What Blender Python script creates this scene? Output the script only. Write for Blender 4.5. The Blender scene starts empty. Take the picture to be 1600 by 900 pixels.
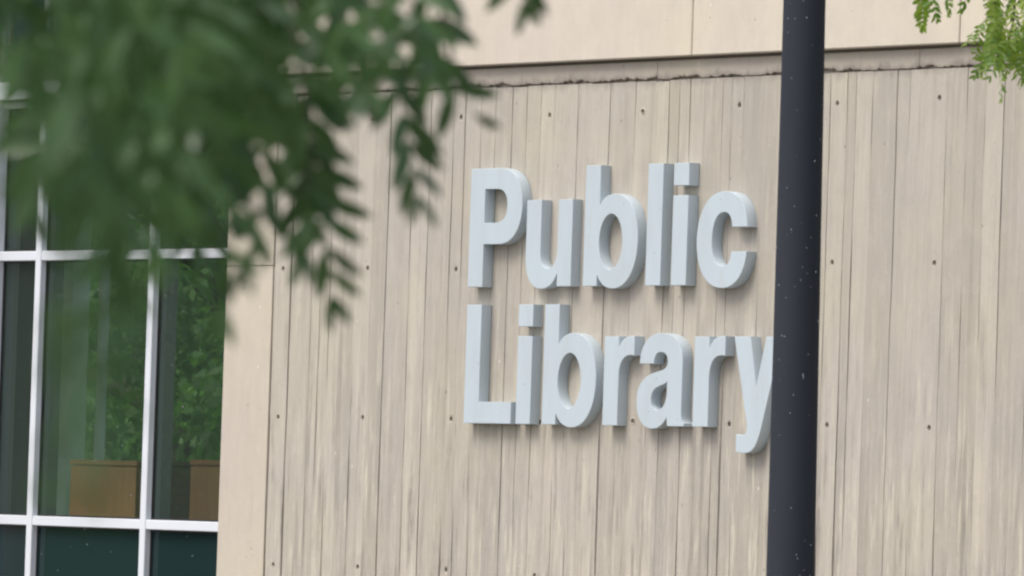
import bpy, bmesh, math, random
from mathutils import Vector, Matrix

random.seed(7)
S = bpy.context.scene
COL = S.collection
R = math.radians

# ------------------------------------------------------------------ camera
CAM = Vector((24.962, -18.647, 1.623))
YAW, PITCH, ROLL = R(53.8157), R(1.7234), R(1.8987)
fw = Vector((-math.sin(YAW) * math.cos(PITCH), math.cos(YAW) * math.cos(PITCH), math.sin(PITCH)))
rt0 = Vector((math.cos(YAW), math.sin(YAW), 0))
up0 = rt0.cross(fw)
rt = math.cos(ROLL) * rt0 + math.sin(ROLL) * up0
up = -math.sin(ROLL) * rt0 + math.cos(ROLL) * up0
cam_d = bpy.data.cameras.new('camera')
cam = bpy.data.objects.new('camera', cam_d)
COL.objects.link(cam)
M = Matrix((rt, up, -fw)).transposed().to_4x4()
M.translation = CAM
cam.matrix_world = M
cam_d.sensor_width = 36
cam_d.lens = 278.15
cam_d.clip_start = 0.3
cam_d.clip_end = 2000
cam_d.dof.use_dof = True
cam_d.dof.focus_distance = 31.0
cam_d.dof.aperture_fstop = 14.5
S.camera = cam

# ------------------------------------------------------------------ sky, sun, exposure
SUN_EL, SUN_AZ = 58, -8          # azimuth measured from the wall's outward normal, negative to its left
d = Vector((math.sin(R(SUN_AZ)) * math.cos(R(SUN_EL)), -math.cos(R(SUN_AZ)) * math.cos(R(SUN_EL)), math.sin(R(SUN_EL))))
W = bpy.data.worlds.new('World')
S.world = W
W.use_nodes = True
nt = W.node_tree
sky = nt.nodes.new('ShaderNodeTexSky')
sky.sky_type = 'NISHITA'
sky.sun_disc = False
sky.sun_elevation = R(SUN_EL)
sky.sun_rotation = math.atan2(d.x, d.y)
sky.dust_density = 4.0
sky.air_density = 1.0
hs = nt.nodes.new('ShaderNodeHueSaturation')
hs.inputs['Saturation'].default_value = 0.62
bg = nt.nodes['Background']
bg.inputs['Strength'].default_value = 0.15
nt.links.new(sky.outputs[0], hs.inputs['Color'])
nt.links.new(hs.outputs[0], bg.inputs['Color'])
sd = bpy.data.lights.new('sun', 'SUN')
sd.energy = 1.35
sd.angle = R(28)
sd.color = (1.0, 0.95, 0.87)
so = bpy.data.objects.new('sun', sd)
so.rotation_euler = d.to_track_quat('Z', 'Y').to_euler()
so.location = (0, -20, 30)
COL.objects.link(so)
S.view_settings.view_transform = 'Standard'
S.view_settings.look = 'None'
S.view_settings.exposure = 0.52
S.view_settings.gamma = 1
S.cycles.pixel_filter_type = 'BLACKMAN_HARRIS'
S.cycles.filter_width = 2.3
S.cycles.max_bounces = 10
S.cycles.transparent_max_bounces = 16


# ------------------------------------------------------------------ materials
def mat(name, base=(.5, .5, .5), rough=.6, spec=.5, metal=0.0):
    m = bpy.data.materials.new(name)
    m.use_nodes = True
    b = m.node_tree.nodes['Principled BSDF']
    b.inputs['Base Color'].default_value = (*base, 1)
    b.inputs['Roughness'].default_value = rough
    b.inputs['Specular IOR Level'].default_value = spec
    b.inputs['Metallic'].default_value = metal
    return m


class NT:
    """tiny node helper"""
    def __init__(s, m):
        s.t = m.node_tree
        s.b = s.t.nodes['Principled BSDF']

    def n(s, typ, **kw):
        x = s.t.nodes.new(typ)
        for k, v in kw.items():
            if k in x.inputs:
                x.inputs[k].default_value = v
            else:
                setattr(x, k, v)
        return x

    def l(s, a, b):
        s.t.links.new(a, b)

    def math(s, op, a, b=None, clamp=False):
        x = s.t.nodes.new('ShaderNodeMath')
        x.operation = op
        x.use_clamp = clamp
        for i, v in enumerate((a, b)):
            if v is None:
                continue
            if isinstance(v, (int, float)):
                x.inputs[i].default_value = v
            else:
                s.l(v, x.inputs[i])
        return x.outputs[0]

    def mix(s, fac, a, b, mode='MIX'):
        x = s.t.nodes.new('ShaderNodeMix')
        x.data_type = 'RGBA'
        x.blend_type = mode
        if isinstance(fac, (int, float)):
            x.inputs[0].default_value = fac
        else:
            s.l(fac, x.inputs[0])
        for i, v in ((6, a), (7, b)):
            if isinstance(v, tuple):
                x.inputs[i].default_value = (*v, 1)
            else:
                s.l(v, x.inputs[i])
        return x.outputs[2]

    def ramp(s, v, lo, hi):
        x = s.t.nodes.new('ShaderNodeMapRange')
        x.inputs['From Min'].default_value = lo
        x.inputs['From Max'].default_value = hi
        s.l(v, x.inputs['Value'])
        return x.outputs[0]

    def noise(s, vec, scale, detail=3, rough=.55):
        x = s.n('ShaderNodeTexNoise', Scale=scale, Detail=detail, Roughness=rough)
        s.l(vec, x.inputs['Vector'])
        return x.outputs['Fac']

    def coords(s, scale, rnd=0.0, place=False):
        if place:
            v = s.n('ShaderNodeNewGeometry').outputs['Position']
        else:
            v = s.n('ShaderNodeTexCoord').outputs['Object']
        if rnd:
            oi = s.n('ShaderNodeObjectInfo')
            a = s.n('ShaderNodeVectorMath', operation='ADD')
            cx = s.n('ShaderNodeCombineXYZ')
            s.l(s.math('MULTIPLY', oi.outputs['Random'], rnd), cx.inputs[0])
            s.l(s.math('MULTIPLY', oi.outputs['Random'], rnd * .37), cx.inputs[2])
            s.l(v, a.inputs[0])
            s.l(cx.outputs[0], a.inputs[1])
            v = a.outputs[0]
        mp = s.n('ShaderNodeMapping')
        mp.inputs['Scale'].default_value = scale
        s.l(v, mp.inputs['Vector'])
        return mp.outputs[0]

    def bump(s, h, strength, dist):
        x = s.n('ShaderNodeBump', Strength=strength, Distance=dist)
        s.l(h, x.inputs['Height'])
        s.l(x.outputs[0], s.b.inputs['Normal'])


def concrete(name, base, streak, rnd, stain=0.0, zs=3.405):
    """pale concrete; streak = how strongly the upright wood grain shows"""
    m = mat(name, base, .85, .25)
    k = NT(m)
    big = k.noise(k.coords((1, 1, 1), 0, True), 1.3, 4)
    big2 = k.noise(k.coords((1, 1, .55), 0, True), 2.6, 3)
    c = k.mix(k.ramp(big, .35, .68), tuple(x * f for x, f in zip(base, (1.03, 1.02, .96))), tuple(x * f for x, f in zip(base, (.94, .92, .98))))
    c = k.mix(k.math('MULTIPLY', k.ramp(big2, .5, .75), .5), c, tuple(x * f for x, f in zip(base, (.90, .885, .89))))
    g0 = k.noise(k.coords((1, 1, .16), 0, True), 6.5, 4, .6)
    if rnd:
        c = k.mix(k.math('MULTIPLY', k.ramp(g0, .52, .70), .6, True), c, tuple(x * f for x, f in zip(base, (.875, .855, .89))))
        c = k.mix(k.math('MULTIPLY', k.ramp(g0, .46, .32), .5, True), c, tuple(x * f for x, f in zip(base, (1.10, 1.09, 1.02))))
        oi = k.n('ShaderNodeObjectInfo')
        v = k.math('ADD', k.math('MULTIPLY', oi.outputs['Random'], .22), .885)
        vv = k.n('ShaderNodeCombineColor')
        for i in range(3):
            k.l(v, vv.inputs[i])
        c = k.mix(1.0, c, vv.outputs[0], 'MULTIPLY')
    g1 = k.noise(k.coords((1, 1, .075), rnd, True), 36, 5, .68)
    g2 = k.noise(k.coords((1, 1, .075), rnd, True), 13, 3, .55)
    fine = k.noise(k.coords((1, 1, 1), 0, True), 130, 3, .6)
    # the lower courses are more weathered: pale laitance ridges alternate with grey hollows
    tc = k.n('ShaderNodeNewGeometry')
    sx = k.n('ShaderNodeSeparateXYZ')
    k.l(tc.outputs['Position'], sx.inputs[0])
    low = k.ramp(k.math('ADD', sx.outputs[2], k.math('MULTIPLY', big, .8)), 3.0, 2.0)
    brk = k.ramp(k.noise(k.coords((1, 1, .45), rnd, True), 9, 4, .65), .36, .60)
    amt = k.math('MULTIPLY', k.math('MULTIPLY', k.math('ADD', k.math('MULTIPLY', low, 1.1), .36), streak), k.math('ADD', k.math('MULTIPLY', brk, 1.0), .18))
    c = k.mix(k.math('MULTIPLY', k.ramp(g1, .53, .66), amt, True), c, tuple(x * f for x, f in zip(base, (1.27, 1.27, 1.22))))
    c = k.mix(k.math('MULTIPLY', k.ramp(g1, .47, .33), amt, True), c, tuple(x * f for x, f in zip(base, (.69, .675, .67))))
    c = k.mix(k.math('MULTIPLY', k.ramp(g2, .52, .68), k.math('MULTIPLY', amt, .7), True), c, tuple(x * f for x, f in zip(base, (.82, .80, .79))))
    # grey weathering that has crept down from the joint under the band
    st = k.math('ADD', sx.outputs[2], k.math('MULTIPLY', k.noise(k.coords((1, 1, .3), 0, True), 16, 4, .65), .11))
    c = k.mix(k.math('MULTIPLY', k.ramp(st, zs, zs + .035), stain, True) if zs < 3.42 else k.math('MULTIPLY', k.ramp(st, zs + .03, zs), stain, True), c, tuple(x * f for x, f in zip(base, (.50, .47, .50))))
    # cloudy mottling of the cement itself
    mo = k.noise(k.coords((1, 1, .8), 0, True), 11, 5, .7)
    c = k.mix(k.math('MULTIPLY', k.ramp(mo, .50, .68), .42, True), c, tuple(x * f for x, f in zip(base, (.86, .85, .86))))
    c = k.mix(k.math('MULTIPLY', k.ramp(mo, .48, .32), .40, True), c, tuple(x * f for x, f in zip(base, (1.10, 1.09, 1.06))))
    # small pits and white grains
    vo = k.n('ShaderNodeTexVoronoi', Scale=17.0)
    k.l(k.coords((1, 1, .6), 0, True), vo.inputs['Vector'])
    pit = k.ramp(vo.outputs['Distance'], .085, .04)
    sep = k.n('ShaderNodeSeparateColor')
    k.l(vo.outputs['Color'], sep.inputs[0])
    c = k.mix(k.math('MULTIPLY', pit, k.math('GREATER_THAN', sep.outputs[0], .86)), c, tuple(x * .5 for x in base))
    c = k.mix(k.math('MULTIPLY', pit, k.math('LESS_THAN', sep.outputs[0], .055)), c, (.72, .70, .66))
    c = k.mix(.10, c, k.mix(fine, (.2, .19, .17), (.75, .72, .66)))
    k.l(c, k.b.inputs['Base Color'])
    h = k.math('ADD', k.math('MULTIPLY', g1, streak), k.math('MULTIPLY', fine, .25))
    k.bump(h, .6, .005)
    return m


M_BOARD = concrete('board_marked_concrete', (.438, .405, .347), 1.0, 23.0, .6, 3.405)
M_SMOOTH = concrete('smooth_concrete', (.53, .479, .397), .16, 0.0)
M_FASCIA = concrete('pale_fascia_concrete', (.60, .545, .46), .26, 0.0)
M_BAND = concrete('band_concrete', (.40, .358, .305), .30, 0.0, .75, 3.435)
M_DARK_C = mat('shadow_gap_concrete', (.33, .295, .265), .9)
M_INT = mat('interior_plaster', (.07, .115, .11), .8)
M_GREY = mat('grey_aluminium', (.20, .22, .22), .5)
M_CEIL = mat('ceiling_tile', (.30, .32, .30), .9)
M_CARPET = mat('carpet', (.10, .11, .10), .95)
M_ALU = mat('white_aluminium', (.68, .71, .76), .4, .5)
M_POSTW = mat('pale_post_paint', (.78, .84, .78), .5)

# sign letters: satin pale grey-blue paint, faint dirt
M_LET = mat('satin_grey_paint', (.5, .55, .6), .33, .5)
k = NT(M_LET)
n1 = k.noise(k.coords((1, 1, .3), 9), 9, 4)
c = k.mix(k.ramp(n1, .4, .75), (.49, .565, .615), (.455, .515, .55))
n2 = k.noise(k.coords((1, 1, .12), 9), 40, 3)
c = k.mix(k.math('MULTIPLY', k.ramp(n2, .56, .75), .55), c, (.47, .50, .51))
k.l(c, k.b.inputs['Base Color'])
k.l(k.math('ADD', k.math('MULTIPLY', n1, .2), .24), k.b.inputs['Roughness'])

# lamp post paint
M_POST = mat('dark_post_paint', (.031, .037, .046), .6, .12)
k = NT(M_POST)
n1 = k.noise(k.coords((1, 1, .25)), 12, 4)
k.l(k.mix(n1, (.030, .034, .043), (.039, .045, .057)), k.b.inputs['Base Color'])
k.l(k.math('ADD', k.math('MULTIPLY', n1, .2), .7), k.b.inputs['Roughness'])
M_SPECK = mat('pale_droplet', (.36, .39, .42), .25, .5)  # pale opaque colour stands in for sky refracted in clear drops

# oak veneer of the cabinets
M_OAK = mat('oak_veneer', (.34, .19, .085), .45)
k = NT(M_OAK)
n1 = k.noise(k.coords((1, 1, .08), 5), 40, 4)
k.l(k.mix(n1, (.45, .19, .075), (.60, .285, .13)), k.b.inputs['Base Color'])
M_OAKD = mat('dark_oak', (.07, .04, .022), .5)
M_STEEL = mat('zinc_steel', (.35, .36, .37), .4, .5, .8)


def glass(name, tint, rough=0.0, painted_haze=.014):
    m = bpy.data.materials.new(name)
    m.use_nodes = True
    t = m.node_tree
    t.nodes.remove(t.nodes['Principled BSDF'])
    tr = t.nodes.new('ShaderNodeBsdfTransparent')
    tr.inputs[0].default_value = (*tint, 1)
    gl = t.nodes.new('ShaderNodeBsdfGlossy')
    gl.inputs['Roughness'].default_value = rough
    gl.inputs['Color'].default_value = (.9, 1, 1, 1)
    fr = t.nodes.new('ShaderNodeFresnel')
    fr.inputs['IOR'].default_value = 1.45
    mx = t.nodes.new('ShaderNodeMixShader')
    ge = t.nodes.new('ShaderNodeNewGeometry')
    inv = t.nodes.new('ShaderNodeMath')
    inv.operation = 'SUBTRACT'
    inv.inputs[0].default_value = 1
    t.links.new(ge.outputs['Backfacing'], inv.inputs[1])
    mu = t.nodes.new('ShaderNodeMath')
    mu.operation = 'MULTIPLY'
    t.links.new(fr.outputs[0], mu.inputs[0])
    t.links.new(inv.outputs[0], mu.inputs[1])
    t.links.new(mu.outputs[0], mx.inputs[0])
    t.links.new(tr.outputs[0], mx.inputs[1])
    t.links.new(gl.outputs[0], mx.inputs[2])
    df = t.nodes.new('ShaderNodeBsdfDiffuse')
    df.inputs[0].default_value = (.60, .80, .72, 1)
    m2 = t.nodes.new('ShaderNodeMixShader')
    m2.inputs[0].default_value = painted_haze  # pale green diffuse veil, painted in for the haze of reflections
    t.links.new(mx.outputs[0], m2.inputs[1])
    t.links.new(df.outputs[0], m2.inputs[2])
    t.links.new(m2.outputs[0], t.nodes['Material Output'].inputs[0])
    return m


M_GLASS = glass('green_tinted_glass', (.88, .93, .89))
M_SPAN = mat('dark_spandrel_glass', (.012, .028, .030), .06, .5)
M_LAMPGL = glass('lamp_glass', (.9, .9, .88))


def leafmat(name, c1, c2, rough, trans):
    m = mat(name, c1, rough, .5)
    k = NT(m)
    oi = k.n('ShaderNodeObjectInfo')
    n = k.noise(k.coords((1, 1, 1), 3), 9, 2)
    geo = k.n('ShaderNodeNewGeometry')
    f = k.math('SUBTRACT', k.math('MULTIPLY', k.math('ADD', k.math('ADD', oi.outputs['Random'], geo.outputs['Random Per Island']), n), .6), .4, True)
    c = k.mix(f, c1, c2)
    k.l(c, k.b.inputs['Base Color'])
    tb = k.n('ShaderNodeBsdfTranslucent')
    cm = k.mix(1.0, c, (1.25, 1.5, .55), 'MULTIPLY')
    k.l(cm, tb.inputs['Color'])
    mx = k.n('ShaderNodeMixShader')
    mx.inputs[0].default_value = trans
    k.l(k.b.outputs[0], mx.inputs[1])
    k.l(tb.outputs[0], mx.inputs[2])
    k.l(mx.outputs[0], k.t.nodes['Material Output'].inputs[0])
    return m


M_LEAF = leafmat('dark_green_leaflet', (.020, .056, .012), (.068, .138, .040), .30, .16)
M_LEAF2 = leafmat('yellow_green_leaflet', (.10, .19, .03), (.28, .35, .06), .5, .40)
M_LEAF3 = leafmat('mid_green_leaf', (.09, .19, .05), (.18, .30, .085), .55, .38)
M_BARK = mat('bark', (.085, .065, .05), .9, .2)
k = NT(M_BARK)
n1 = k.noise(k.coords((1, 1, .2)), 30, 5)
k.l(k.mix(n1, (.04, .03, .024), (.15, .12, .095)), k.b.inputs['Base Color'])
k.bump(n1, .8, .01)
M_TWIG = mat('twig', (.07, .055, .035), .8, .2)

M_GROUND = mat('grass_ground', (.05, .075, .025), .95, .1)
k = NT(M_GROUND)
n1 = k.noise(k.coords((1, 1, 1)), 6, 6)
k.l(k.mix(n1, (.030, .05, .016), (.085, .11, .04)), k.b.inputs['Base Color'])
M_PAVE = mat('pavement_concrete', (.33, .31, .28), .9, .2)
k = NT(M_PAVE)
n1 = k.noise(k.coords((1, 1, 1)), 3, 6)
k.l(k.mix(n1, (.17, .16, .145), (.24, .225, .205)), k.b.inputs['Base Color'])
M_ASPH = mat('asphalt', (.05, .05, .052), .9, .2)
k = NT(M_ASPH)
n1 = k.noise(k.coords((1, 1, 1)), 60, 4)
k.l(k.mix(n1, (.035, .035, .037), (.07, .07, .072)), k.b.inputs['Base Color'])
M_PAINT = mat('road_paint', (.75, .75, .72), .8)


# ------------------------------------------------------------------ mesh helpers
class MB:
    def __init__(s):
        s.v, s.f = [], []

    def add(s, vs, fs):
        o = len(s.v)
        s.v += [tuple(x) for x in vs]
        s.f += [tuple(i + o for i in f) for f in fs]

    def box(s, x0, x1, y0, y1, z0, z1, c=0.0):
        if c <= 0:
            vs = [(x, y, z) for x in (x0, x1) for y in (y0, y1) for z in (z0, z1)]
            s.add(vs, [(0, 1, 3, 2), (4, 6, 7, 5), (0, 4, 5, 1), (2, 3, 7, 6), (0, 2, 6, 4), (1, 5, 7, 3)])
            return
        bm = bmesh.new()
        bmesh.ops.create_cube(bm, size=1)
        for v in bm.verts:
            v.co = Vector(((x0 + x1) / 2 + v.co.x * (x1 - x0), (y0 + y1) / 2 + v.co.y * (y1 - y0), (z0 + z1) / 2 + v.co.z * (z1 - z0)))
        bmesh.ops.bevel(bm, geom=bm.edges[:], offset=c, segments=1, affect='EDGES')
        bm.verts.index_update()
        s.add([v.co[:] for v in bm.verts], [[v.index for v in f.verts] for f in bm.faces])
        bm.free()

    def tube(s, pts, rads, n=8, cap=True):
        pts = [Vector(p) for p in pts]
        if isinstance(rads, (int, float)):
            rads = [rads] * len(pts)
        o = len(s.v)
        prev = None
        for i, p in enumerate(pts):
            t = (pts[min(i + 1, len(pts) - 1)] - pts[max(i - 1, 0)]).normalized()
            if prev is None:
                a = t.orthogonal().normalized()
            else:
                a = (prev - t * prev.dot(t)).normalized()
            prev = a
            b = t.cross(a)
            for j in range(n):
                q = 2 * math.pi * j / n
                s.v.append(tuple(p + rads[i] * (math.cos(q) * a + math.sin(q) * b)))
        for i in range(len(pts) - 1):
            for j in range(n):
                s.f.append((o + i * n + j, o + i * n + (j + 1) % n, o + (i + 1) * n + (j + 1) % n, o + (i + 1) * n + j))
        if cap:
            s.f.append(tuple(o + j for j in reversed(range(n))))
            s.f.append(tuple(o + (len(pts) - 1) * n + j for j in range(n)))

    def mesh(s, name, material, smooth=False, sharp=None):
        me = bpy.data.meshes.new(name)
        me.from_pydata(s.v, [], s.f)
        me.materials.append(material)
        if smooth:
            for p in me.polygons:
                p.use_smooth = True
            if sharp:
                me.set_sharp_from_angle(angle=R(sharp))
        me.update()
        return me

    def build(s, name, material, parent=None, smooth=False, sharp=None, origin=None):
        if origin is not None:
            s.v = [(x - origin[0], y - origin[1], z - origin[2]) for x, y, z in s.v]
        return put(name, s.mesh(name, material, smooth, sharp), parent, origin)


def put(name, me, parent=None, origin=None, mw=None):
    o = bpy.data.objects.new(name, me)
    COL.objects.link(o)
    if parent is not None:
        o.parent = parent
    if origin is not None:
        o.location = origin
    if mw is not None:
        o.matrix_local = mw
    return o


def tag(o, label=None, cat=None, group=None, kind=None):
    if label:
        o['label'] = label
    if cat:
        o['category'] = cat
    if group:
        o['group'] = group
    if kind:
        o['kind'] = kind
    return o


def empty(name, loc=(0, 0, 0)):
    o = bpy.data.objects.new(name, None)
    o.location = loc
    o.empty_display_size = .2
    COL.objects.link(o)
    return o


# ------------------------------------------------------------------ ground
def sheet(name, x0, x1, y0, y1, z, m):
    b = MB()
    b.add([(x0, y0, z), (x1, y0, z), (x1, y1, z), (x0, y1, z)], [(0, 1, 2, 3)])
    return tag(b.build(name, m), kind='structure')


sheet('ground', -600, 600, -600, 600, 0, M_GROUND)
pv = MB()
pv.box(-40, 40, -15.9, -.1, -.1, .03)  # unseen paving, laid this wide to bounce light onto the letters
tag(pv.build('pavement', M_PAVE), kind='structure')
pv = MB()
pv.box(-60, 60, -24, -16, -.1, .02)
tag(pv.build('path', M_PAVE), kind='structure')
sheet('road', -200, 200, -40, -28, .006, M_ASPH)

# ------------------------------------------------------------------ the library building
ZO = 2.35                      # height of the origin of the wall measurements above the ground
LIB = empty('library_building', (0, 0, 0))
tag(LIB, 'beige concrete library building with board marked wall and white framed window', 'building')

# boards: upright strips left by the form boards, each with its own width and depth
Z0, Z1T = .12, ZO + 1.030
JOINTS = [-2.203, -2.068, -1.922, -1.855, -1.792, -1.705, -1.615, -1.497, -1.396, -1.298, -1.226, -1.112, -1.012, -.955,
          -.870, -.763, -.672, -.556, -.462, -.359, -.212, -.116, -.022, .093, .196, .262, .350, .392, .474, .545, .614, .698, .818,
          .874, .950, 1.072, 1.160, 1.255, 1.330, 1.425, 1.485, 1.585, 1.641, 1.737, 1.888, 1.962, 2.022, 2.184, 2.300, 2.406,
          2.515, 2.590, 2.680, 2.79]
x = 2.79
while x < 7.6:
    x += random.uniform(.07, .15)
    JOINTS.append(x)
HOLES = []
for col in range(-1, 16):
    for row in range(-1, 5):
        hx = (col - 3.5) * .61
        hz = ZO + (1.5 - row) * .61
        if hx > -2.2 and hx < 7.4 and hz > .3 and hz < Z1T - .1:
            HOLES.append((hx + random.uniform(-.006, .006), hz + random.uniform(-.006, .006)))
HR = .0115


def board(x0, x1, dep, gap, holes):
    Z1 = Z1T - abs(random.gauss(0, .0012 if x0 > .4 else .003))
    ch = random.choice((.0004, .0006, .0009, .0020))
    f = -dep
    xs = [x0 + gap, x0 + gap + ch]
    for hx, _ in holes[:1]:
        xs += [hx - HR * 1.3, hx + HR * 1.3]
    xs += [x1 - gap - ch, x1 - gap]
    lo_, hi_ = xs[1], xs[-2]
    nin = max(1, int((hi_ - lo_) / .013))
    for q in range(1, nin):
        xq = lo_ + (hi_ - lo_) * (q + random.uniform(-.25, .25)) / nin
        if all(abs(xq - h_) > HR * 1.9 for h_, _ in holes[:1]):
            xs.append(xq)
    xs.sort()
    rel = [random.uniform(-.0012, .0012) for _ in xs]
    zs = []
    z = Z0
    while z < Z1:
        zs.append(z)
        z += random.uniform(.10, .17)
    zs.append(Z1)
    for _, hz in holes:
        zs = [q for q in zs if abs(q - hz) > HR * 3.2]
        zs += [hz - HR * 1.3, hz + HR * 1.3]
    zs.sort()
    bm = bmesh.new()
    g = []
    wl = wr = 0
    fin = random.choice((0, 0, .0012, .0022, .0034))
    fv = 0
    tilt = random.uniform(-.0018, .0018)
    for z in zs:
        wl = wl * .6 + random.uniform(-.0016, .0016)
        wr = wr * .6 + random.uniform(-.0016, .0016)
        row = []
        amp = 1.0 if z > 2.5 else 1.0 + (2.5 - z) * .9
        fv = fv * .6 + random.uniform(-.6, .8)
        for i, xx in enumerate(xs):
            rel[i] = rel[i] * .82 + random.uniform(-.0011, .0011)
            edge = i in (0, len(xs) - 1)
            jx = wl if i < 2 else (wr if i >= len(xs) - 2 else 0)
            hole_col = holes and abs(xx - holes[0][0]) < HR * 1.6
            yy = f + (0 if hole_col or edge else rel[i] * amp) - (fin * min(1.4, max(0, fv)) * amp if i == 1 else 0) + tilt * (-1 if i < len(xs) / 2 else 1)
            row.append(bm.verts.new((xx + jx, yy + (ch if edge else 0), z)))
        # back edges of the strip's two flanks
        row.insert(0, bm.verts.new((xs[0], .012, z)))
        row.append(bm.verts.new((xs[-1], .012, z)))
        g.append(row)
    for a in range(len(zs) - 1):
        for i in range(len(g[0]) - 1):
            q = (g[a][i], g[a][i + 1], g[a + 1][i + 1], g[a + 1][i])
            isH = False
            for hx, hz in holes:
                if abs((q[0].co.x + q[1].co.x) / 2 - hx) < HR * .8 and abs((q[0].co.z + q[2].co.z) / 2 - hz) < HR * .6:
                    isH = True
            if not isH:
                bm.faces.new(q)
                continue
            cx = sum(v.co.x for v in q) / 4
            cz = sum(v.co.z for v in q) / 4
            yy = q[0].co.y
            ring = [[bm.verts.new((cx + r_ * math.cos(t), y_, cz + r_ * math.sin(t))) for t in [math.pi * (1.25 + .25 * j) for j in range(8)]]
                    for r_, y_ in ((HR * 1.0, yy), (HR * .8, yy + .018))]
            o0, o1 = ring
            # frame between the square and the octagon
            for c_ in range(4):
                bm.faces.new((q[c_], q[(c_ + 1) % 4], o0[(2 * c_ + 2) % 8], o0[2 * c_ + 1], o0[2 * c_]))
            for j in range(8):
                bm.faces.new((o0[j], o0[(j + 1) % 8], o1[(j + 1) % 8], o1[j]))
            bm.faces.new(o1)
    for a in (0, -1):
        bm.faces.new(g[a] if a else g[a][::-1])
    bmesh.ops.recalc_face_normals(bm, faces=bm.faces[:])
    me = bpy.data.meshes.new('board')
    xm = (x0 + x1) / 2
    for v in bm.verts:
        v.co.x -= xm
    bm.to_mesh(me)
    bm.free()
    me.materials.append(M_BOARD)
    put('board', me, LIB, (xm, 0, 0))


for i in range(len(JOINTS) - 1):
    a, b = JOINTS[i], JOINTS[i + 1]
    hs_ = []
    for hx, hz in HOLES:
        if a <= hx < b:
            hx = min(max(hx, a + .028), b - .028)
            hs_.append((hx, hz))
    if hs_:
        h0 = hs_[0][0]
        hs_ = [(h0, z) for _, z in hs_]
    board(a, b, random.uniform(.0072, .0100), random.choice((.0001, .0001, .0001, .0002, .0002, .0006, .0014)) if i else .0095, hs_)

bw = MB()
bw.box(-2.55, 7.7, .012, .35, 0, 5.6)
bw.build('backing_wall', M_DARK_C, LIB)

# smooth pier between the window and the boards, cast in two lifts
for z0, z1 in ((0, ZO + .322), (ZO + .325, ZO + 1.102)):
    p = MB()
    p.box(-2.5515, -2.208, -.009, .0115, z0, z1, .002)
    p.build('pier_panel', M_SMOOTH, LIB)
p = MB()
p.box(-2.5515, -2.549, .0118, .35, 0, 5.6)
p.build('pier_return', M_SMOOTH, LIB)


# narrow recessed band with a ragged bled lower edge
def band(x0, x1):
    zt, zb = ZO + 1.104, ZO + 1.036
    n = max(4, int((x1 - x0) / .012))
    bot = []
    w = 0
    rag = random.uniform(.6, 1.2)
    for i in range(n + 1):
        xx = x0 + (x1 - x0) * i / n
        w = w * .75 + random.uniform(-.006, .006)
        deep = .010 if xx < .45 else .003
        bot.append((xx, max(ZO + 1.0315, zb + rag * w)))
    v, f = [], []
    yf, yb, ym = -.0085, .0116, -.010
    for xx, z in bot:
        zz = min(z, ZO + 1.052)
        v += [(xx, yb, zt), (xx, yf, zt), (xx, yf, zz + .014), (xx, yf + .001, zz + .004), (xx, yf + .005, zz), (xx, yb, zz)]
    for i in range(n):
        for j in range(6):
            f.append((i * 6 + j, i * 6 + (j + 1) % 6, (i + 1) * 6 + (j + 1) % 6, (i + 1) * 6 + j))
    f.append(tuple(range(6)))
    f.append(tuple(n * 6 + j for j in reversed(range(6))))
    b = MB()
    b.add(v, f)
    b.build('band_strip', M_BAND, LIB)


SE = [-2.206, -1.22, .395, 2.013, 3.63, 5.25, 6.87, 7.6]
for a, b in zip(SE, SE[1:]):
    band(a + .0015, b - .0015)

# smooth fascia panels above, standing proud with a dark reveal below
FS = [-2.552, -.99, .655, 2.285, 3.92, 5.55, 7.2]
for a, b in zip(FS, FS[1:]):
    p = MB()
    p.box(a + .003, b - .003, -.045, .0114, ZO + 1.117, 5.6, .004)
    p.build('fascia_panel', M_FASCIA, LIB)

# left part of the building: glazed bay, walls and roof
p = MB(); p.box(-5.3, -4.742, .0, .35, 0, 5.6, .004); p.build('front_wall', M_SMOOTH, LIB)
p = MB(); p.box(-13.2, -12.51, .0, .35, 0, 5.6, .004); p.build('front_wall', M_SMOOTH, LIB)
p = MB(); p.box(-13.4, 7.9, -.08, 4.5, 5.602, 5.95, .01); p.build('roof', M_SMOOTH, LIB)
p = MB(); p.box(-13.2, -2.556, .36, 4.2, .40, .55); p.build('floor_slab', M_CARPET, LIB)
p = MB(); p.box(-13.1, -2.56, .42, 4.05, ZO + 1.20, ZO + 1.35); p.build('ceiling', M_CEIL, LIB)
p = MB()
p.box(-13.1, -10.32, 4.06, 4.25, .56, 3.54)
p.box(-10.318, -4.5, 4.06, 4.25, .56, 1.36)
p.box(-4.498, -2.56, 4.06, 4.25, .56, 3.54)
p.build('rear_wall', M_INT, LIB)
p = MB(); p.box(-13.2, -13.11, .36, 4.25, .56, 3.54); p.build('side_wall', M_INT, LIB)
p = MB(); p.box(-2.556, -2.46, .36, 4.25, 0, 5.58); p.build('party_wall', M_INT, LIB)
p = MB(); p.box(7.6, 7.85, .36, 4.25, 0, 5.58); p.build('end_wall', M_SMOOTH, LIB)
p = MB(); p.box(-2.4, 7.55, 4.0, 4.25, 0, 5.58); p.build('back_wall', M_SMOOTH, LIB)
rw = MB()
for xx, w, dd in ((-10.03, .22, .11), (-9.650, .032, .05), (-7.30, .10, .10), (-5.9, .04, .05)):
    rw.box(xx, xx + w, 4.05 - dd, 4.05, 1.365, 3.54, .003)
rwo = rw.build('rear_window', M_POSTW, LIB)
for a, b in ((-10.3, -7.25), (-7.248, -4.51)):
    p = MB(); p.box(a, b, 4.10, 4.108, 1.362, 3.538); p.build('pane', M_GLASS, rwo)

# the white framed window
YF = .20
HZ = ZO + 1.068                 # underside of the head
win = MB()
win.box(-4.735, -4.668, YF - .02, YF + .036, .56, HZ + .09, .003)
wo = win.build('window', M_ALU, LIB)


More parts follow.
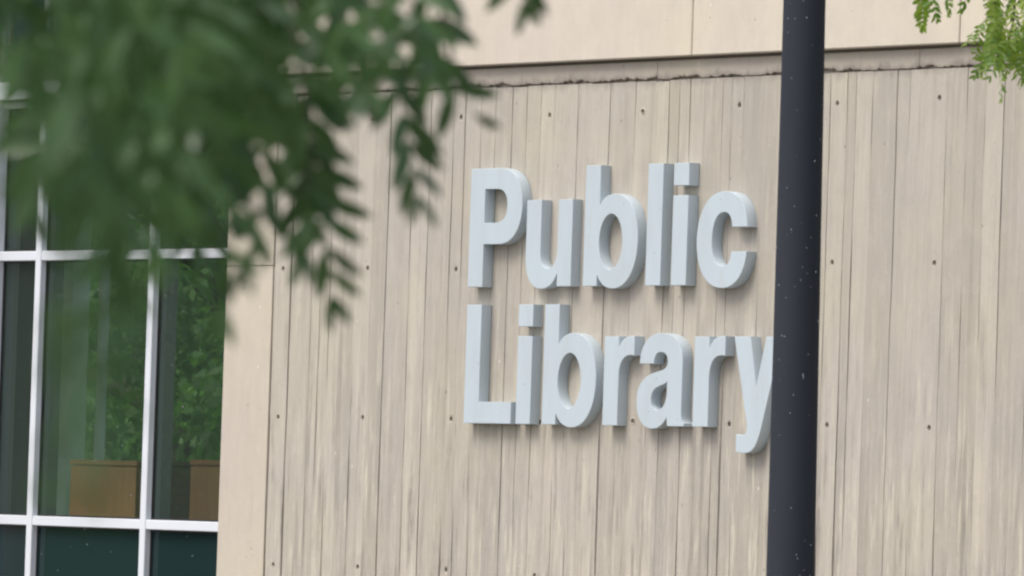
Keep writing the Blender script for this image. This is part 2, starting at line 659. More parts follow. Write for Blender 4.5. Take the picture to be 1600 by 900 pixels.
def sub(name, m, *a):
    p = MB()
    p.box(*a)
    return p.build(name, m, wo)


MULL = [-4.34, -3.44]
sub('jamb_back', M_GREY, -4.735, -4.69, YF + .0365, YF + .13, .56, HZ - .022, .003)
for xx in MULL:
    sub('mullion', M_ALU, xx - .022, xx + .022, YF, YF + .035, .56, HZ - .022, .003)
    sub('mullion_back', M_GREY, xx - .02, xx + .02, YF + .047, YF + .13, .56, HZ - .022, .003)
TR = [ZO - .772, ZO + .392]
xcuts = [-4.664, MULL[0] - .0225, MULL[0] + .0225, MULL[1] - .0225, MULL[1] + .0225, -2.47]
for zz in TR:
    for i in (0, 2, 4):
        sub('transom', M_ALU, xcuts[i], xcuts[i + 1], YF + .003, YF + .035, zz - .021, zz + .021, .003)
# head: a drip cap over a slimmer bar
sub('head_bar', M_ALU, -4.664, -2.47, YF, YF + .12, HZ - .021, HZ + .006, .003)
sub('head_cap', M_ALU, -4.664, -2.47, YF - .075, YF + .12, HZ + .016, HZ + .088, .006)
sub('drip_lip', M_ALU, -4.664, -2.47, YF - .088, YF - .076, HZ + .010, HZ + .034, .002)
zc = [.56, TR[0] - .02, TR[0] + .02, TR[1] - .02, TR[1] + .02, HZ - .018]
for i in (0, 2, 4):
    for j in (0, 2, 4):
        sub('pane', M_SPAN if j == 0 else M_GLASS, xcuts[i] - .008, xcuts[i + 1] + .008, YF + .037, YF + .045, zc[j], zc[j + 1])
M_RUBBER = mat('black_rubber', (.02, .02, .022), .7)
for i in (0, 2, 4):
    for j in (0, 2, 4):
        xa, xb, za, zb_ = xcuts[i], xcuts[i + 1], zc[j], zc[j + 1]
        p = MB()
        p.box(xa + .0005, xa + .007, YF + .029, YF + .0365, za, zb_)
        p.box(xb - .007, xb - .0005, YF + .029, YF + .0365, za, zb_)
        p.box(xa + .0075, xb - .0075, YF + .029, YF + .0365, za + .002, za + .009)
        p.box(xa + .0075, xb - .0075, YF + .029, YF + .0365, zb_ - .009, zb_ - .002)
        p.build('gasket', M_RUBBER, wo)
for i in (0, 2, 4):
    sub('upper_pane', M_SPAN, xcuts[i], xcuts[i + 1], YF + .037, YF + .045, HZ + .09, 5.58)
for xx in [-4.70] + MULL:
    sub('upper_mullion', M_GREY, xx - .022, xx + .022, YF, YF + .035, HZ + .089, 5.58, .003)
p = MB(); p.box(-4.735, -2.56, .02, .35, 0, .555, .004); p.build('sill_wall', M_SMOOTH, LIB)
# unseen bays farther left repeat the window, added to let light into the room
for kx in range(1, 4):
    w2 = wo.copy(); COL.objects.link(w2); w2.location.x -= 2.84 + 2.4 * (kx - 1)
    for ch_ in list(wo.children):
        c2 = ch_.copy(); COL.objects.link(c2); c2.parent = w2
p = MB(); p.box(-12.5, -5.31, .02, .35, 0, .555, .004); p.build('sill_wall', M_SMOOTH, LIB)


# ------------------------------------------------------------------ furniture behind the window
def cabinet(x, y, w, dd, top, m, label, doors=2):
    base = .55
    o = empty('cabinet', (x + w / 2, y + dd / 2, base))
    tag(o, label, 'cabinet', 'cabinets behind the window')
    h = top - base
    def prt(name, mm, *a, c=.003):
        p = MB(); p.box(*a, c); return p.build(name, mm, o)
    prt('carcass', m, -w / 2, w / 2, -dd / 2 + .02, dd / 2, .06, h - .025)
    prt('top_board', m, -w / 2 - .004, w / 2 + .004, -dd / 2 - .002, dd / 2 + .004, h - .024, h)
    prt('plinth', M_OAKD, -w / 2 + .02, w / 2 - .02, -dd / 2 + .04, dd / 2 - .02, 0, .059)
    dw = w / doors
    for i in range(doors):
        dr = prt('door', m, -w / 2 + i * dw + .003, -w / 2 + (i + 1) * dw - .003, -dd / 2, -dd / 2 + .018, .065, h - .03)
        hp = MB()
        hx = -w / 2 + (i + .85) * dw if i == 0 else -w / 2 + (i + .15) * dw
        hp.tube([(hx, -dd / 2 - .02, h * .5), (hx, -dd / 2 - .02, h * .5 + .1)], .005, 6)
        hp.tube([(hx, -dd / 2, h * .5 + .01), (hx, -dd / 2 - .02, h * .5 + .01)], .004, 6)
        hp.tube([(hx, -dd / 2, h * .5 + .09), (hx, -dd / 2 - .02, h * .5 + .09)], .004, 6)
        hp.build('handle', M_STEEL, dr)
    return o


cabinet(-6.022, 1.5, .56, .14, ZO - .484, M_OAK, 'brown oak cabinet behind the middle window pane, beside the pale post', 1)
cabinet(-5.02, 1.5, .56, .14, ZO - .472, M_OAK, 'brown oak cabinet partly hidden by the concrete pier at the window edge', 1)
cabinet(-6.80, 2.5, .45, .30, ZO - .470, M_OAKD, 'dark brown cabinet added to fill the dark gap between the two oak cabinets', 1)  # added to stand for the room's darkness in this gap


# ------------------------------------------------------------------ raised sign letters
def flat(path, n=14):
    """M/L/C/Z path text -> closed contours"""
    tk = path.replace(',', ' ').split()
    out, cur, i = [], [], 0
    while i < len(tk):
        c = tk[i]
        if c == 'M':
            cur = [(float(tk[i + 1]), float(tk[i + 2]))]; i += 3
        elif c == 'L':
            cur.append((float(tk[i + 1]), float(tk[i + 2]))); i += 3
        elif c == 'C':
            p0 = cur[-1]
            q = [float(t) for t in tk[i + 1:i + 7]]; i += 7
            for s_ in range(1, n + 1):
                t = s_ / n
                a, b_, c_, d_ = (1 - t) ** 3, 3 * t * (1 - t) ** 2, 3 * t * t * (1 - t), t ** 3
                cur.append((a * p0[0] + b_ * q[0] + c_ * q[2] + d_ * q[4], a * p0[1] + b_ * q[1] + c_ * q[3] + d_ * q[5]))
        elif c == 'Z':
            if abs(cur[0][0] - cur[-1][0]) + abs(cur[0][1] - cur[-1][1]) < 1e-6:
                cur.pop()
            out.append(cur); i += 1
    return out


def ell(cx, cy, rx, ry, q=.5523):
    return (f'M {cx+rx} {cy} C {cx+rx} {cy-ry*q} {cx+rx*q} {cy-ry} {cx} {cy-ry} C {cx-rx*q} {cy-ry} {cx-rx} {cy-ry*q} {cx-rx} {cy} '
            f'C {cx-rx} {cy+ry*q} {cx-rx*q} {cy+ry} {cx} {cy+ry} C {cx+rx*q} {cy+ry} {cx+rx} {cy+ry*q} {cx+rx} {cy} Z')


GL = {
    'P': ['M 0 0 L 0 718 L 300 718 C 442 718 533 632 533 488 C 533 344 442 258 305 258 L 150 258 L 150 0 Z '
          'M 150 388 L 265 388 C 342 388 381 424 381 490 C 381 556 342 592 270 592 L 150 592 Z'],
    'u': ['M 0 520 L 0 185 C 0 55 62 -14 165 -14 C 238 -14 290 18 318 72 L 322 72 L 322 0 L 461 0 L 461 520 L 318 520 L 318 232 '
          'C 318 150 280 108 226 108 C 172 108 148 145 148 208 L 148 520 Z'],
    'b': ['M 0 0 L 0 718 L 146 718 L 146 478 C 178 524 228 547 292 547 C 432 547 529 440 529 268 C 529 92 432 -16 295 -16 '
          'C 225 -16 172 12 140 64 L 138 64 L 138 0 Z ' + ell(263, 262, 114, 166)],
    'l': ['M 0 0 L 0 718 L 146 718 L 146 0 Z'],
    'i': ['M 0 0 L 0 528 L 146 528 L 146 0 Z', 'M 0 586 L 0 718 L 146 718 L 146 586 Z'],
    'c': ['M 478 337 C 468 468 385 546 255 546 C 95 546 0 432 0 264 C 0 96 95 -18 252 -18 C 380 -18 464 60 478 194 L 334 194 '
          'C 327 140 300 110 255 110 C 176 110 146 178 146 264 C 146 350 176 424 255 424 C 300 424 329 394 334 337 Z'],
    'L': ['M 0 0 L 0 718 L 150 718 L 150 131 L 482 131 L 482 0 Z'],
    'r': ['M 0 0 L 0 526 L 140 526 L 140 462 C 172 512 216 536 292 528 L 292 414 C 192 428 146 380 146 282 L 146 0 Z'],
    'a': ['M 464 0 L 464 18 C 440 28 436 52 436 98 L 436 375 C 436 492 352 547 228 547 C 96 547 28 482 20 366 L 158 366 C 162 412 182 434 222 434 '
          'C 266 434 292 414 292 378 C 292 342 262 330 190 318 C 70 298 0 250 0 148 C 0 48 64 -16 158 -16 C 222 -16 266 10 297 52 C 299 28 302 12 308 0 Z '
          'M 292 262 C 276 248 246 242 216 234 C 166 222 142 198 142 156 C 142 116 164 94 200 94 C 256 94 292 138 292 200 Z'],
    'y': ['M 0 526 L 152 526 L 218 235 L 300 526 L 446 526 L 284 20 C 248 -100 210 -148 128 -148 C 98 -148 74 -146 44 -142 L 44 -40 '
          'C 66 -44 84 -46 104 -44 C 140 -40 150 -12 138 28 Z'],
}
SC = .475 / 718
LD = .050


def glyph_mesh(name, path):
    cu = bpy.data.curves.new(name, 'CURVE')
    cu.dimensions = '2D'
    cu.fill_mode = 'BOTH'
    for ct in flat(path):
        sp = cu.splines.new('POLY')
        sp.points.add(len(ct) - 1)
        for p_, (px, py) in zip(sp.points, ct):
            p_.co = (px * SC, py * SC, 0, 1)
        sp.use_cyclic_u = True
    cu.extrude = LD / 2 - .0016
    cu.bevel_depth = .0016
    cu.bevel_resolution = 1
    cu.offset = -.0016
    ob = bpy.data.objects.new('tmp', cu)
    COL.objects.link(ob)
    dg = bpy.context.evaluated_depsgraph_get()
    me = bpy.data.meshes.new_from_object(ob.evaluated_get(dg))
    bpy.data.objects.remove(ob)
    bpy.data.curves.remove(cu)
    me.name = name
    # stand it up: local z of the curve becomes -y
    for v in me.vertices:
        x_, y_, z_ = v.co
        v.co = (x_, -z_ - LD / 2, y_)
    me.materials.clear()
    me.materials.append(M_LET)
    for p_ in me.polygons:
        p_.use_smooth = True
    me.set_sharp_from_angle(angle=R(28))
    return me


GM = {c: [glyph_mesh('sign_letter', p_) for p_ in ps] for c, ps in GL.items()}
ZU, ZL = ZO + .2255, ZO - .3205
YL = -.0085
LET = [('P', -.753, ZU, 'pale grey raised capital P that starts the upper word'),
       ('u', -.367, ZU, 'pale grey raised letter u between the P and the b'),
       ('b', .018, ZU, 'pale grey raised letter b in the upper word, beside the u'),
       ('l', .424, ZU, 'pale grey raised letter l, a plain tall bar in the upper word'),
       ('i', .588, ZU, 'pale grey raised letter i in the upper word, beside the c'),
       ('c', .745, ZU, 'pale grey raised letter c at the end of the upper word'),
       ('L', -.751, ZL, 'pale grey raised capital L that starts the lower word'),
       ('i', -.399, ZL, 'pale grey raised letter i in the lower word, beside the capital L'),
       ('b', -.224, ZL, 'pale grey raised letter b in the lower word, between i and r'),
       ('r', .176, ZL, 'pale grey raised letter r between the b and the a'),
       ('a', .393, ZL, 'pale grey raised letter a in the lower word'),
       ('r', .755, ZL, 'pale grey raised letter r between the a and the y'),
       ('y', 1.003, ZL, 'pale grey raised letter y half hidden behind the dark lamp post')]
for ch, lx, lz, lab in LET:
    o = put('sign_letter', GM[ch][0], None, (lx, YL, lz))
    tag(o, lab, 'sign letter', 'raised letters of the wall sign')
    if ch == 'i':
        put('letter_dot', GM[ch][1], o)

# ------------------------------------------------------------------ lamp post
D_P = 25.0


def view_pt(px, py, dist):
    """a place given as metres right of / above the line of sight, at a distance along it"""
    return CAM + dist * fw + rt * (dist * (px - 800) / 12362.0) + up * (dist * (450 - py) / 12362.0)


pb, pt_ = view_pt(1235, 900, D_P), view_pt(1257, 0, D_P)
ax = (pt_ - pb) / (pt_.z - pb.z)
foot = pb - ax * pb.z
LP = empty('lamp_post', foot)
tag(LP, 'dark blue grey tapered lamp post standing in front of the wall sign', 'lamp post')
rb, rtp = 38.0 / 12362 * D_P, 33.0 / 12362 * D_P
dr = (rb - rtp) / (pt_.z - pb.z)
rad = lambda z: max(.045, rb + (pb.z - z) * dr * (1 if z < 3.5 else .9))
p = MB()
zs = [.03 + i * .25 for i in range(24)]
p.tube([ax * z for z in zs], [min(rad(z), .09) for z in zs], 40)
p.build('pole', M_POST, LP, True, 50)
p = MB()
p.tube([(0, 0, .0), (0, 0, .03)], .17, 24)
p.build('base_plate', M_POST, LP, True, 40)
for i in range(4):
    q = i * math.pi / 2 + .78
    p = MB()
    p.tube([(.135 * math.cos(q), .135 * math.sin(q), .03), (.135 * math.cos(q), .135 * math.sin(q), .06)], .012, 6)
    p.build('bolt', M_STEEL, LP)
top = ax * zs[-1]
p = MB()
p.tube([top, top + Vector((0, 0, .12)), top + Vector((0, 0, .15))], [.06, .09, .16], 24)
p.build('lamp_collar', M_POST, LP, True, 40)
p = MB()
p.tube([top + Vector((0, 0, .152)), top + Vector((0, 0, .45))], [.155, .19], 24)
p.build('lamp_lens', M_LAMPGL, LP, True, 40)
p = MB()
p.tube([top + Vector((0, 0, .452)), top + Vector((0, 0, .48)), top + Vector((0, 0, .58))], [.24, .24, .05], 24)
p.build('lamp_cap', M_POST, LP, True, 40)


# ------------------------------------------------------------------ leaves
def leaflet(mb, mtx, L, Wd, curl=.12):
    """one folded, pointed leaflet growing along +Y from the origin"""
    prof = [(0, .04), (.14, .55), (.34, .95), (.58, 1.0), (.8, .7), (1.0, .03)]
    v = []
    for t, w in prof:
        zz = -curl * L * t * t
        v += [mtx @ Vector((-w * Wd / 2, t * L, zz + .10 * Wd * w)), mtx @ Vector((0, t * L, zz)), mtx @ Vector((w * Wd / 2, t * L, zz + .10 * Wd * w))]
    f = []
    for i in range(len(prof) - 1):
        a = i * 3
        f += [(a, a + 1, a + 4, a + 3), (a + 1, a + 2, a + 5, a + 4)]
    mb.add(v, f)


LMESH = {}


def leaf_mats(rng, length, pairs, Lf, spread):
    """rachis points and leaflet placements of a hanging compound leaf (root at 0, hanging along -Z, faces +-Y)"""
    bend = rng.uniform(-.16, .16)
    fw_b = rng.uniform(-.1, .22)
    pts = []
    for i in range(9):
        t = i / 8
        pts.append(Vector((bend * length * t * t, fw_b * length * t * t, -length * t)))
    pl = []
    for i in range(pairs):
        t = .2 + .78 * i / (pairs - 1)
        a = t * 8
        j = min(int(a), 7)
        p = pts[j].lerp(pts[j + 1], a - j)
        s_ = math.sin(math.pi * min(1, .25 + .75 * t)) * .35 + .72
        for sd_ in (-1, 1):
            if rng.random() < .05:
                continue
            ang = R(spread) + rng.uniform(-.28, .28)
            if i == pairs - 1:
                ang *= .55
            dirv = Vector((sd_ * math.sin(ang), rng.uniform(-.25, .25), -math.cos(ang))).normalized()
            nrm = Vector((rng.uniform(-.45, .45), 1, rng.uniform(-.35, .5)))
            nrm = (nrm - dirv * nrm.dot(dirv)).normalized()
            xx = dirv.cross(nrm)
            m = Matrix((xx, dirv, nrm)).transposed().to_4x4()
            m.translation = p + Vector((0, 0, rng.uniform(-.1, .1) * length / pairs))
            pl.append((m, Lf * s_ * rng.uniform(.85, 1.1)))
    return pts, pl


def frond_mesh(seed, length, pairs, Lf, Wf, material, spread=52):
    rng = random.Random(seed)
    mb = MB()
    pts, pl = leaf_mats(rng, length, pairs, Lf, spread)
    mb.tube(pts, [.0011 - .0006 * i / 8 for i in range(9)], 3, False)
    for m, L in pl:
        leaflet(mb, m, L, Wf * L / Lf)
    return mb.mesh('leaf', material, True)


def frame(a, b, facing, rng, wob=.5):
    """matrix that hangs a compound leaf from a towards b, flat side roughly towards facing"""
    z = (a - b).normalized()
    y = facing + Vector((rng.uniform(-wob, wob), rng.uniform(-wob, wob), rng.uniform(-wob * .6, wob * .6)))
    y = (y - z * y.dot(z)).normalized()
    x_ = y.cross(z)
    m = Matrix((x_, y, z)).transposed().to_4x4()
    m.translation = a
    return m


def tree_base(name, foot, label, cat='tree', group=None):
    o = empty(name, foot)
    tag(o, label, cat, group)
    return o


def limb_pts(a, b, rng, sag=0.0, n=8, wob=.05):
    L = (b - a).length
    out = []
    for i in range(n + 1):
        t = i / n
        p = a.lerp(b, t) + Vector((0, 0, -sag * L * 4 * t * (1 - t)))
        if 0 < i < n:
            p += Vector((rng.uniform(-wob, wob), rng.uniform(-wob, wob), rng.uniform(-wob, wob))) * L * .3
        out.append(p)
    return out


# --- near tree: only its drooping branch tips reach into the picture
rng = random.Random(21)
ND = 7.9
nfoot = CAM + 8.1 * Vector((fw.x, fw.y, 0)).normalized() - 2.6 * rt0
nfoot.z = 0
T1 = tree_base('locust_tree', nfoot, 'near dark green locust tree drooping out of focus at the upper left', 'tree', 'feathery leaved trees')
def t1(p):
    return Vector(p) - nfoot
trunk = MB()
tp = [Vector((0, 0, 0)), Vector((.02, .02, .6)), Vector((-.03, .05, 1.4)), Vector((.03, .02, 2.2)), Vector((.02, -.03, 3.0)), Vector((.08, .04, 4.2))]
trunk.tube(tp, [.16, .12, .11, .10, .085, .05], 14)
trunk.build('trunk', M_BARK, T1, True)
limb_ends = []
for (ex, ey) in ((150, -420), (480, -330), (790, -300), (-400, -700), (-1500, -300)):
    st = Vector((.03, .0, 2.2 + rng.uniform(-.2, .7)))
    en = t1(view_pt(ex, ey, ND + rng.uniform(-.5, .7)))
    lb = MB()
    pts = limb_pts(st, en, rng, -.06)
    lb.tube(pts, [.045 - .033 * i / 8 for i in range(9)], 8)
    lb.build('limb', M_BARK, T1, True)
    limb_ends.append(pts)
FV = [frond_mesh(100 + i, rng.uniform(.15, .22), rng.choice((5, 6, 7)), rng.uniform(.046, .058), rng.uniform(.0135, .0175), M_LEAF, rng.uniform(34, 50)) for i in range(9)]
ONE = MB()
leaflet(ONE, Matrix.Identity(4), .034, .0104)
ONE_ME = ONE.mesh('leaflet', M_LEAF, True)
face = -fw


def twig(a, b, r=.0022):
    tw = MB()
    tw.tube(limb_pts(a, b, rng, .05, 6, .06), [r * (1 - .5 * i / 6) for i in range(7)], 5)
    tw.build('twig', M_TWIG, T1, True)


def hero(ax_, ay_, bx, by, dist, pairs, Lf=.054, sp=38):
    """a compound leaf whose leaflets are single pieces"""
    a, b = t1(view_pt(ax_, ay_, dist)), t1(view_pt(bx, by, dist + rng.uniform(-.03, .03)))
    ln = (a - b).length
    pts, pl = leaf_mats(rng, ln, pairs, Lf, sp)
    rc = MB()
    rc.tube(pts, [.0013 - .0007 * i / 8 for i in range(9)], 4, False)
    lf = put('leaf', rc.mesh('leaf', M_TWIG, True), T1, None, frame(a, b, face, rng, .35))
    for m, L in pl:
        put('leaflet', ONE_ME, lf, None, m @ Matrix.Scale(L / .034, 4))


# hanging sprays that show against the concrete
EXTRA = []
for (px, py, an) in ((320, -140, .05), (370, -150, -.1), (345, -90, .05), (400, -170, .1), (440, -180, 0), (480, -190, -.1), (430, -120, .1), (390, -90, .1), (520, -200, 0), (560, -210, .05), (610, -215, .1)):
    EXTRA.append((px, py, an, 7.6 + (px % 7) * .12))
HERO = [(462, 60, 512, 330, 7.9, 7), (484, 215, 538, 462, 8.0, 6), (478, 170, 462, 395, 7.9, 5), (425, 140, 392, 370, 7.8, 5), (612, 95, 655, 310, 8.1, 5),
        (658, 60, 730, 190, 8.2, 3), (572, 0, 590, 140, 7.7, 4), (668, -60, 694, 95, 8.1, 3), (795, -110, 815, 5, 8.2, 3), (635, 0, 668, 120, 7.9, 3),
        (478, 60, 498, 300, 8.1, 6), (405, -20, 388, 180, 8.2, 5), (540, -60, 548, 110, 8.3, 5)]
for h in HERO:
    hero(*h)
    twig(t1(view_pt(h[0] - 10 + rng.uniform(-30, 20), -140, h[4] + .1)), t1(view_pt(h[0], h[1], h[4])))
twig(t1(view_pt(676, -90, 8.0)), t1(view_pt(705, 95, 8.0)), .0042)


def spray(px, py, ang, dist, sc=1.0, wob=.55):
    a = t1(view_pt(px, py, dist))
    dv = rt * math.sin(ang) - up * math.cos(ang) + fw * rng.uniform(-.25, .25)
    m = frame(a, a + dv, face, rng, wob) @ Matrix.Scale(sc, 4)
    put('leaf', rng.choice(FV), T1, None, m)


for i in range(38):           # dense upper mass
    px = rng.triangular(-60, 560, 130)
    top_ = rng.uniform(-300, -160) if px > 350 else (rng.uniform(-240, -30) if px > 70 else rng.uniform(-300, -150))
    spray(px, top_, rng.gauss(.05, .35), rng.uniform(6.2, 8.8))
for i in range(16):           # left middle, in front of the window head
    px = rng.uniform(110, 335)
    spray(px, rng.uniform(-60, 85), rng.gauss(0, .3), rng.uniform(6.0, 8.2))
for i in range(2):           # between the mass and the hanging sprays
    px = rng.uniform(430, 690)
    spray(px, rng.uniform(-220, -90), rng.gauss(.1, .3), rng.uniform(7.6, 8.6))
for e_ in EXTRA:
    spray(*e_)
for (px, py, an, ds) in ((95, 400, .1, 3.3), (140, 440, .15, 3.1), (20, -20, .1, 4.6), (120, 60, .0, 4.4), (215, 190, -.2, 5.2)):
    spray(px, py, an, ds, .8 if ds > 4 else .42)

# the rest of the crown, above and to the left of the picture
cr = MB()
for i in range(2200):
    pts = rng.choice(limb_ends)
    j = rng.randint(2, 7)
    c0 = pts[j].lerp(pts[j + 1], rng.random()) + Vector((rng.gauss(0, .35), rng.gauss(0, .35), abs(rng.gauss(.15, .3))))
    w_ = c0 + nfoot - CAM
    dd = w_.dot(fw)
    py = 450 - w_.dot(up) / dd * 12362
    px = 800 + w_.dot(rt) / dd * 12362
    if py > -260 and px > -320:
        continue
    for q in range(8):
        dirv = Vector((rng.gauss(0, 1), rng.gauss(0, 1), rng.gauss(-.6, .7))).normalized()
        nn = Vector((rng.gauss(0, 1), rng.gauss(0, 1), rng.gauss(0, 1)))
        nn = (nn - dirv * nn.dot(dirv)).normalized()
        m = Matrix((dirv.cross(nn), dirv, nn)).transposed().to_4x4()
        m.translation = c0 + Vector((rng.gauss(0, .05), rng.gauss(0, .05), rng.gauss(0, .05)))
        leaflet(cr, m, .036, .013)
tag(cr.build('crown', M_LEAF, T1, True), kind='stuff')

# --- locust tree beside the wall, in focus at the upper right
rng = random.Random(5)
RD = 23.5
rfoot = CAM + RD * Vector((fw.x, fw.y, 0)).normalized() + 3.4 * rt0
rfoot.z = 0
T2 = tree_base('locust_tree', rfoot, 'yellow green locust tree with its feathery sprays at the upper right', 'tree', 'feathery leaved trees')
def t2(p):
    return Vector(p) - rfoot
trunk = MB()
trunk.tube([(0, 0, 0), (.03, 0, .8), (0, .05, 1.8), (-.05, .02, 2.8), (-.02, 0, 4.4)], [.17, .13, .12, .1, .06], 14)
trunk.build('trunk', M_BARK, T2, True)
FV2 = [frond_mesh(200 + i, rng.uniform(.13, .19), rng.choice((7, 8, 9)), rng.uniform(.031, .040), rng.uniform(.0105, .014), M_LEAF2, rng.uniform(40, 55)) for i in range(8)]
ends2 = []
for (ex, ey) in ((1440, -230), (1585, -120), (1700, 60), (2200, -400), (1900, -700)):
    st = Vector((-.03, 0, 2.4 + rng.uniform(-.2, .6)))
    en = t2(view_pt(ex, ey, RD + rng.uniform(-.4, .4)))
    lb = MB()
    pts = limb_pts(st, en, rng, -.05)
    lb.tube(pts, [.04 - .034 * i / 8 for i in range(9)], 8)
    lb.build('limb', M_BARK, T2, True)
    ends2.append(pts)


def spray2(px, py, ang, sc=1.0):
    a = t2(view_pt(px, py, RD + rng.uniform(-.25, .25)))
    dv = rt * math.sin(ang) - up * math.cos(ang) + fw * rng.uniform(-.5, .5)
    put('leaf', rng.choice(FV2), T2, None, frame(a, a + dv, face, rng, .9) @ Matrix.Scale(sc, 4))


for args in ((1441, -25, .02, 1.0), (1443, -10, -.05, .75), (1452, -40, .15, .8), (1470, -50, .2, .8), (1482, -40, .1, .7), (1447, -60, .0, 1.0)):
    spray2(*args)
for i in range(46):
    q = rng.random()
    px = 1550 + rng.gauss(30, 28)
    spray2(max(px, 1546), rng.uniform(-80, 62), rng.gauss(-.15, .45), rng.uniform(.7, 1.1))
for args in ((1568, 75, -.1, .95), (1578, 70, .2, .8), (1556, 40, -.45, .8), (1560, 78, -.75, .6), (1590, 40, .1, .9), (1598, 20, .3, .9), (1572, 30, .1, .9), (1538, 30, -.35, .7)):
    spray2(*args)


def twig2(a, b, r):
    tw = MB()
    tw.tube(limb_pts(a, b, rng, .03, 5, .05), [r * (1 - .5 * i / 5) for i in range(6)], 5)
    tw.build('twig', M_TWIG, T2, True)


twig2(t2(view_pt(1540, -60, RD)), t2(view_pt(1562, 40, RD)), .004)
twig2(t2(view_pt(1600, -70, RD)), t2(view_pt(1572, 90, RD)), .005)
twig2(t2(view_pt(1444, -120, RD)), t2(view_pt(1440, 10, RD)), .003)
cr = MB()
for i in range(900):
    pts = rng.choice(ends2)
    j = rng.randint(2, 7)
    c0 = pts[j].lerp(pts[j + 1], rng.random()) + Vector((rng.gauss(0, .4), rng.gauss(0, .4), abs(rng.gauss(.2, .35))))
    w_ = c0 + rfoot - CAM
    dd = w_.dot(fw)
    py = 450 - w_.dot(up) / dd * 12362
    px = 800 + w_.dot(rt) / dd * 12362
    if py > -110 and px < 1690:
        continue
    for q in range(8):
        dirv = Vector((rng.gauss(0, 1), rng.gauss(0, 1), rng.gauss(-.6, .7))).normalized()
        nn = Vector((rng.gauss(0, 1), rng.gauss(0, 1), rng.gauss(0, 1)))
        nn = (nn - dirv * nn.dot(dirv)).normalized()
        m = Matrix((dirv.cross(nn), dirv, nn)).transposed().to_4x4()
        m.translation = c0 + Vector((rng.gauss(0, .06), rng.gauss(0, .06), rng.gauss(0, .06)))
        leaflet(cr, m, .036, .013)
tag(cr.build('crown', M_LEAF2, T2, True), kind='stuff')


# --- broad trees behind the building (seen through the glass) and across the road (mirrored in it)
def big_tree_meshes(seed, h, w, n):
    rg = random.Random(seed)
    t = MB()
    t.tube([(0, 0, 0), (.1, 0, h * .2), (0, .1, h * .45), (.1, .05, h * .8)], [.3, .2, .15, .05], 12)
    for i in range(7):
        q = rg.uniform(0, 6.28)
        a = Vector((0, .05, h * rg.uniform(.2, .55)))
        b = Vector((math.cos(q) * w * .4, math.sin(q) * w * .4, a.z + h * rg.uniform(.1, .3)))
        t.tube(limb_pts(a, b, rg, -.05), [.09 - .07 * i_ / 8 for i_ in range(9)], 7)
    c = MB()
    cl = []
    for i in range(70):
        q, u = rg.uniform(0, 6.28), rg.random() ** .5
        zz = rg.uniform(.08, 1)
        rr = w * .5 * math.sin(math.pi * (.18 + .78 * zz)) ** .7
        cl.append((Vector((math.cos(q) * rr * u, math.sin(q) * rr * u, h * zz)), rg.uniform(.35, .8)))
    for i in range(n):
        p0, r0 = rg.choice(cl)
        dv = Vector((rg.gauss(0, 1), rg.gauss(0, 1), rg.gauss(0, 1))).normalized()
        p_ = p0 + dv * r0 * rg.random() ** .4
        nn = (dv + Vector((rg.gauss(0, .6), rg.gauss(0, .6), rg.gauss(.4, .6)))).normalized()
        a = nn.orthogonal().normalized()
        a = (Matrix.Rotation(rg.uniform(0, 6.28), 3, nn) @ a)
        b = nn.cross(a)
        L, Wd = rg.uniform(.035, .07), rg.uniform(.022, .04)
        c.add([p_ - a * L, p_ - b * Wd, p_ + a * L, p_ + b * Wd], [(0, 1, 2, 3)])
    return t.mesh('trunk', M_BARK, True), c.mesh('crown', M_LEAF3, True)


BT = [big_tree_meshes(1, 6.5, 6.0, 42000), big_tree_meshes(2, 9.5, 7.0, 36000)]


def big_tree(v, x_, y_, rz, lab, grp):
    o = tree_base('broadleaf_tree', (x_, y_, 0), lab, 'tree', grp)
    o.rotation_euler = (0, 0, rz)
    put('trunk', BT[v][0], o)
    tag(put('crown', BT[v][1], o), kind='stuff')


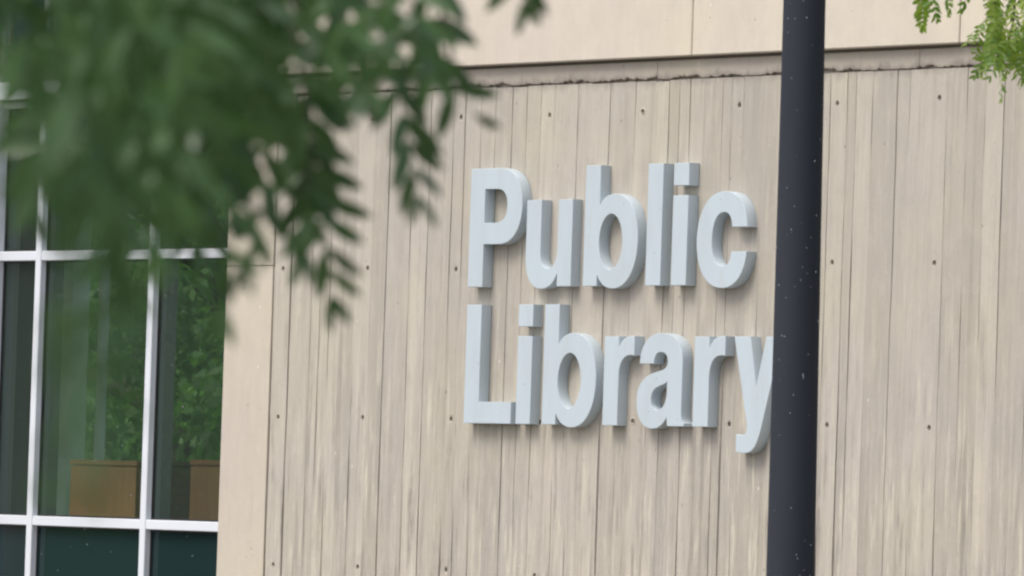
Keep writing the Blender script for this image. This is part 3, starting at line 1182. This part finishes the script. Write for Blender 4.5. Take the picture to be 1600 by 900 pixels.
G1 = 'green trees behind the building'
big_tree(0, -14.2, 8.2, 0, 'leafy green tree seen through the right window panes', G1)
big_tree(0, -19.0, 10.8, 2.1, 'leafy green tree seen through the glass beside the pale post', G1)
big_tree(1, -25.0, 14.0, 1.0, 'taller green tree farthest behind the window', G1)
G2 = 'green trees across the road, mirrored in the window'
for x_, y_, rz in ((-30, -21, 0), (-35, -27, 1.2), (-25, -14.5, 2.3), (-41, -26, 3), (-38, -19, 4)):
    big_tree(1, x_, y_, rz, 'green broadleaf tree out front, mirrored darkly in the window glass', G2)

# ------------------------------------------------------------------ falling rain, a few bright drops
rng = random.Random(11)
dm = MB()
for i in range(480):
    dist = rng.uniform(24.2, 30.0)
    px, py = rng.uniform(-60, 1660), rng.uniform(-60, 960)
    c0 = view_pt(px, py, dist)
    if c0.y > -.3 or c0.z < .2:
        continue
    r_ = rng.uniform(.0008, .0018)
    ln = r_ * rng.uniform(1.2, 2.6)
    ring = [(c0.x + r_ * math.cos(q * math.pi / 3), c0.y + r_ * math.sin(q * math.pi / 3), c0.z) for q in range(6)]
    o_ = [(c0.x, c0.y, c0.z + ln), (c0.x, c0.y, c0.z - ln)]
    dm.add(ring + o_, [(q, (q + 1) % 6, 6) for q in range(6)] + [((q + 1) % 6, q, 7) for q in range(6)])
for i in range(70):
    py = rng.uniform(-20, 920)
    c0 = view_pt(rng.uniform(1203, 1284) + (450 - py) * .0244, py, 24.70)
    r_ = rng.choice((.0009, .0011, .0013, .0018))
    ln = r_ * rng.uniform(1.1, 1.9)
    ring = [(c0.x + r_ * math.cos(q * math.pi / 3), c0.y + r_ * math.sin(q * math.pi / 3), c0.z) for q in range(6)]
    dm.add(ring + [(c0.x, c0.y, c0.z + ln), (c0.x, c0.y, c0.z - ln)], [(q, (q + 1) % 6, 6) for q in range(6)] + [((q + 1) % 6, q, 7) for q in range(6)])
tag(dm.build('raindrops', M_SPECK, None, True), 'sparse bright raindrops falling in front of the wall and lamp post', 'rain', kind='stuff')
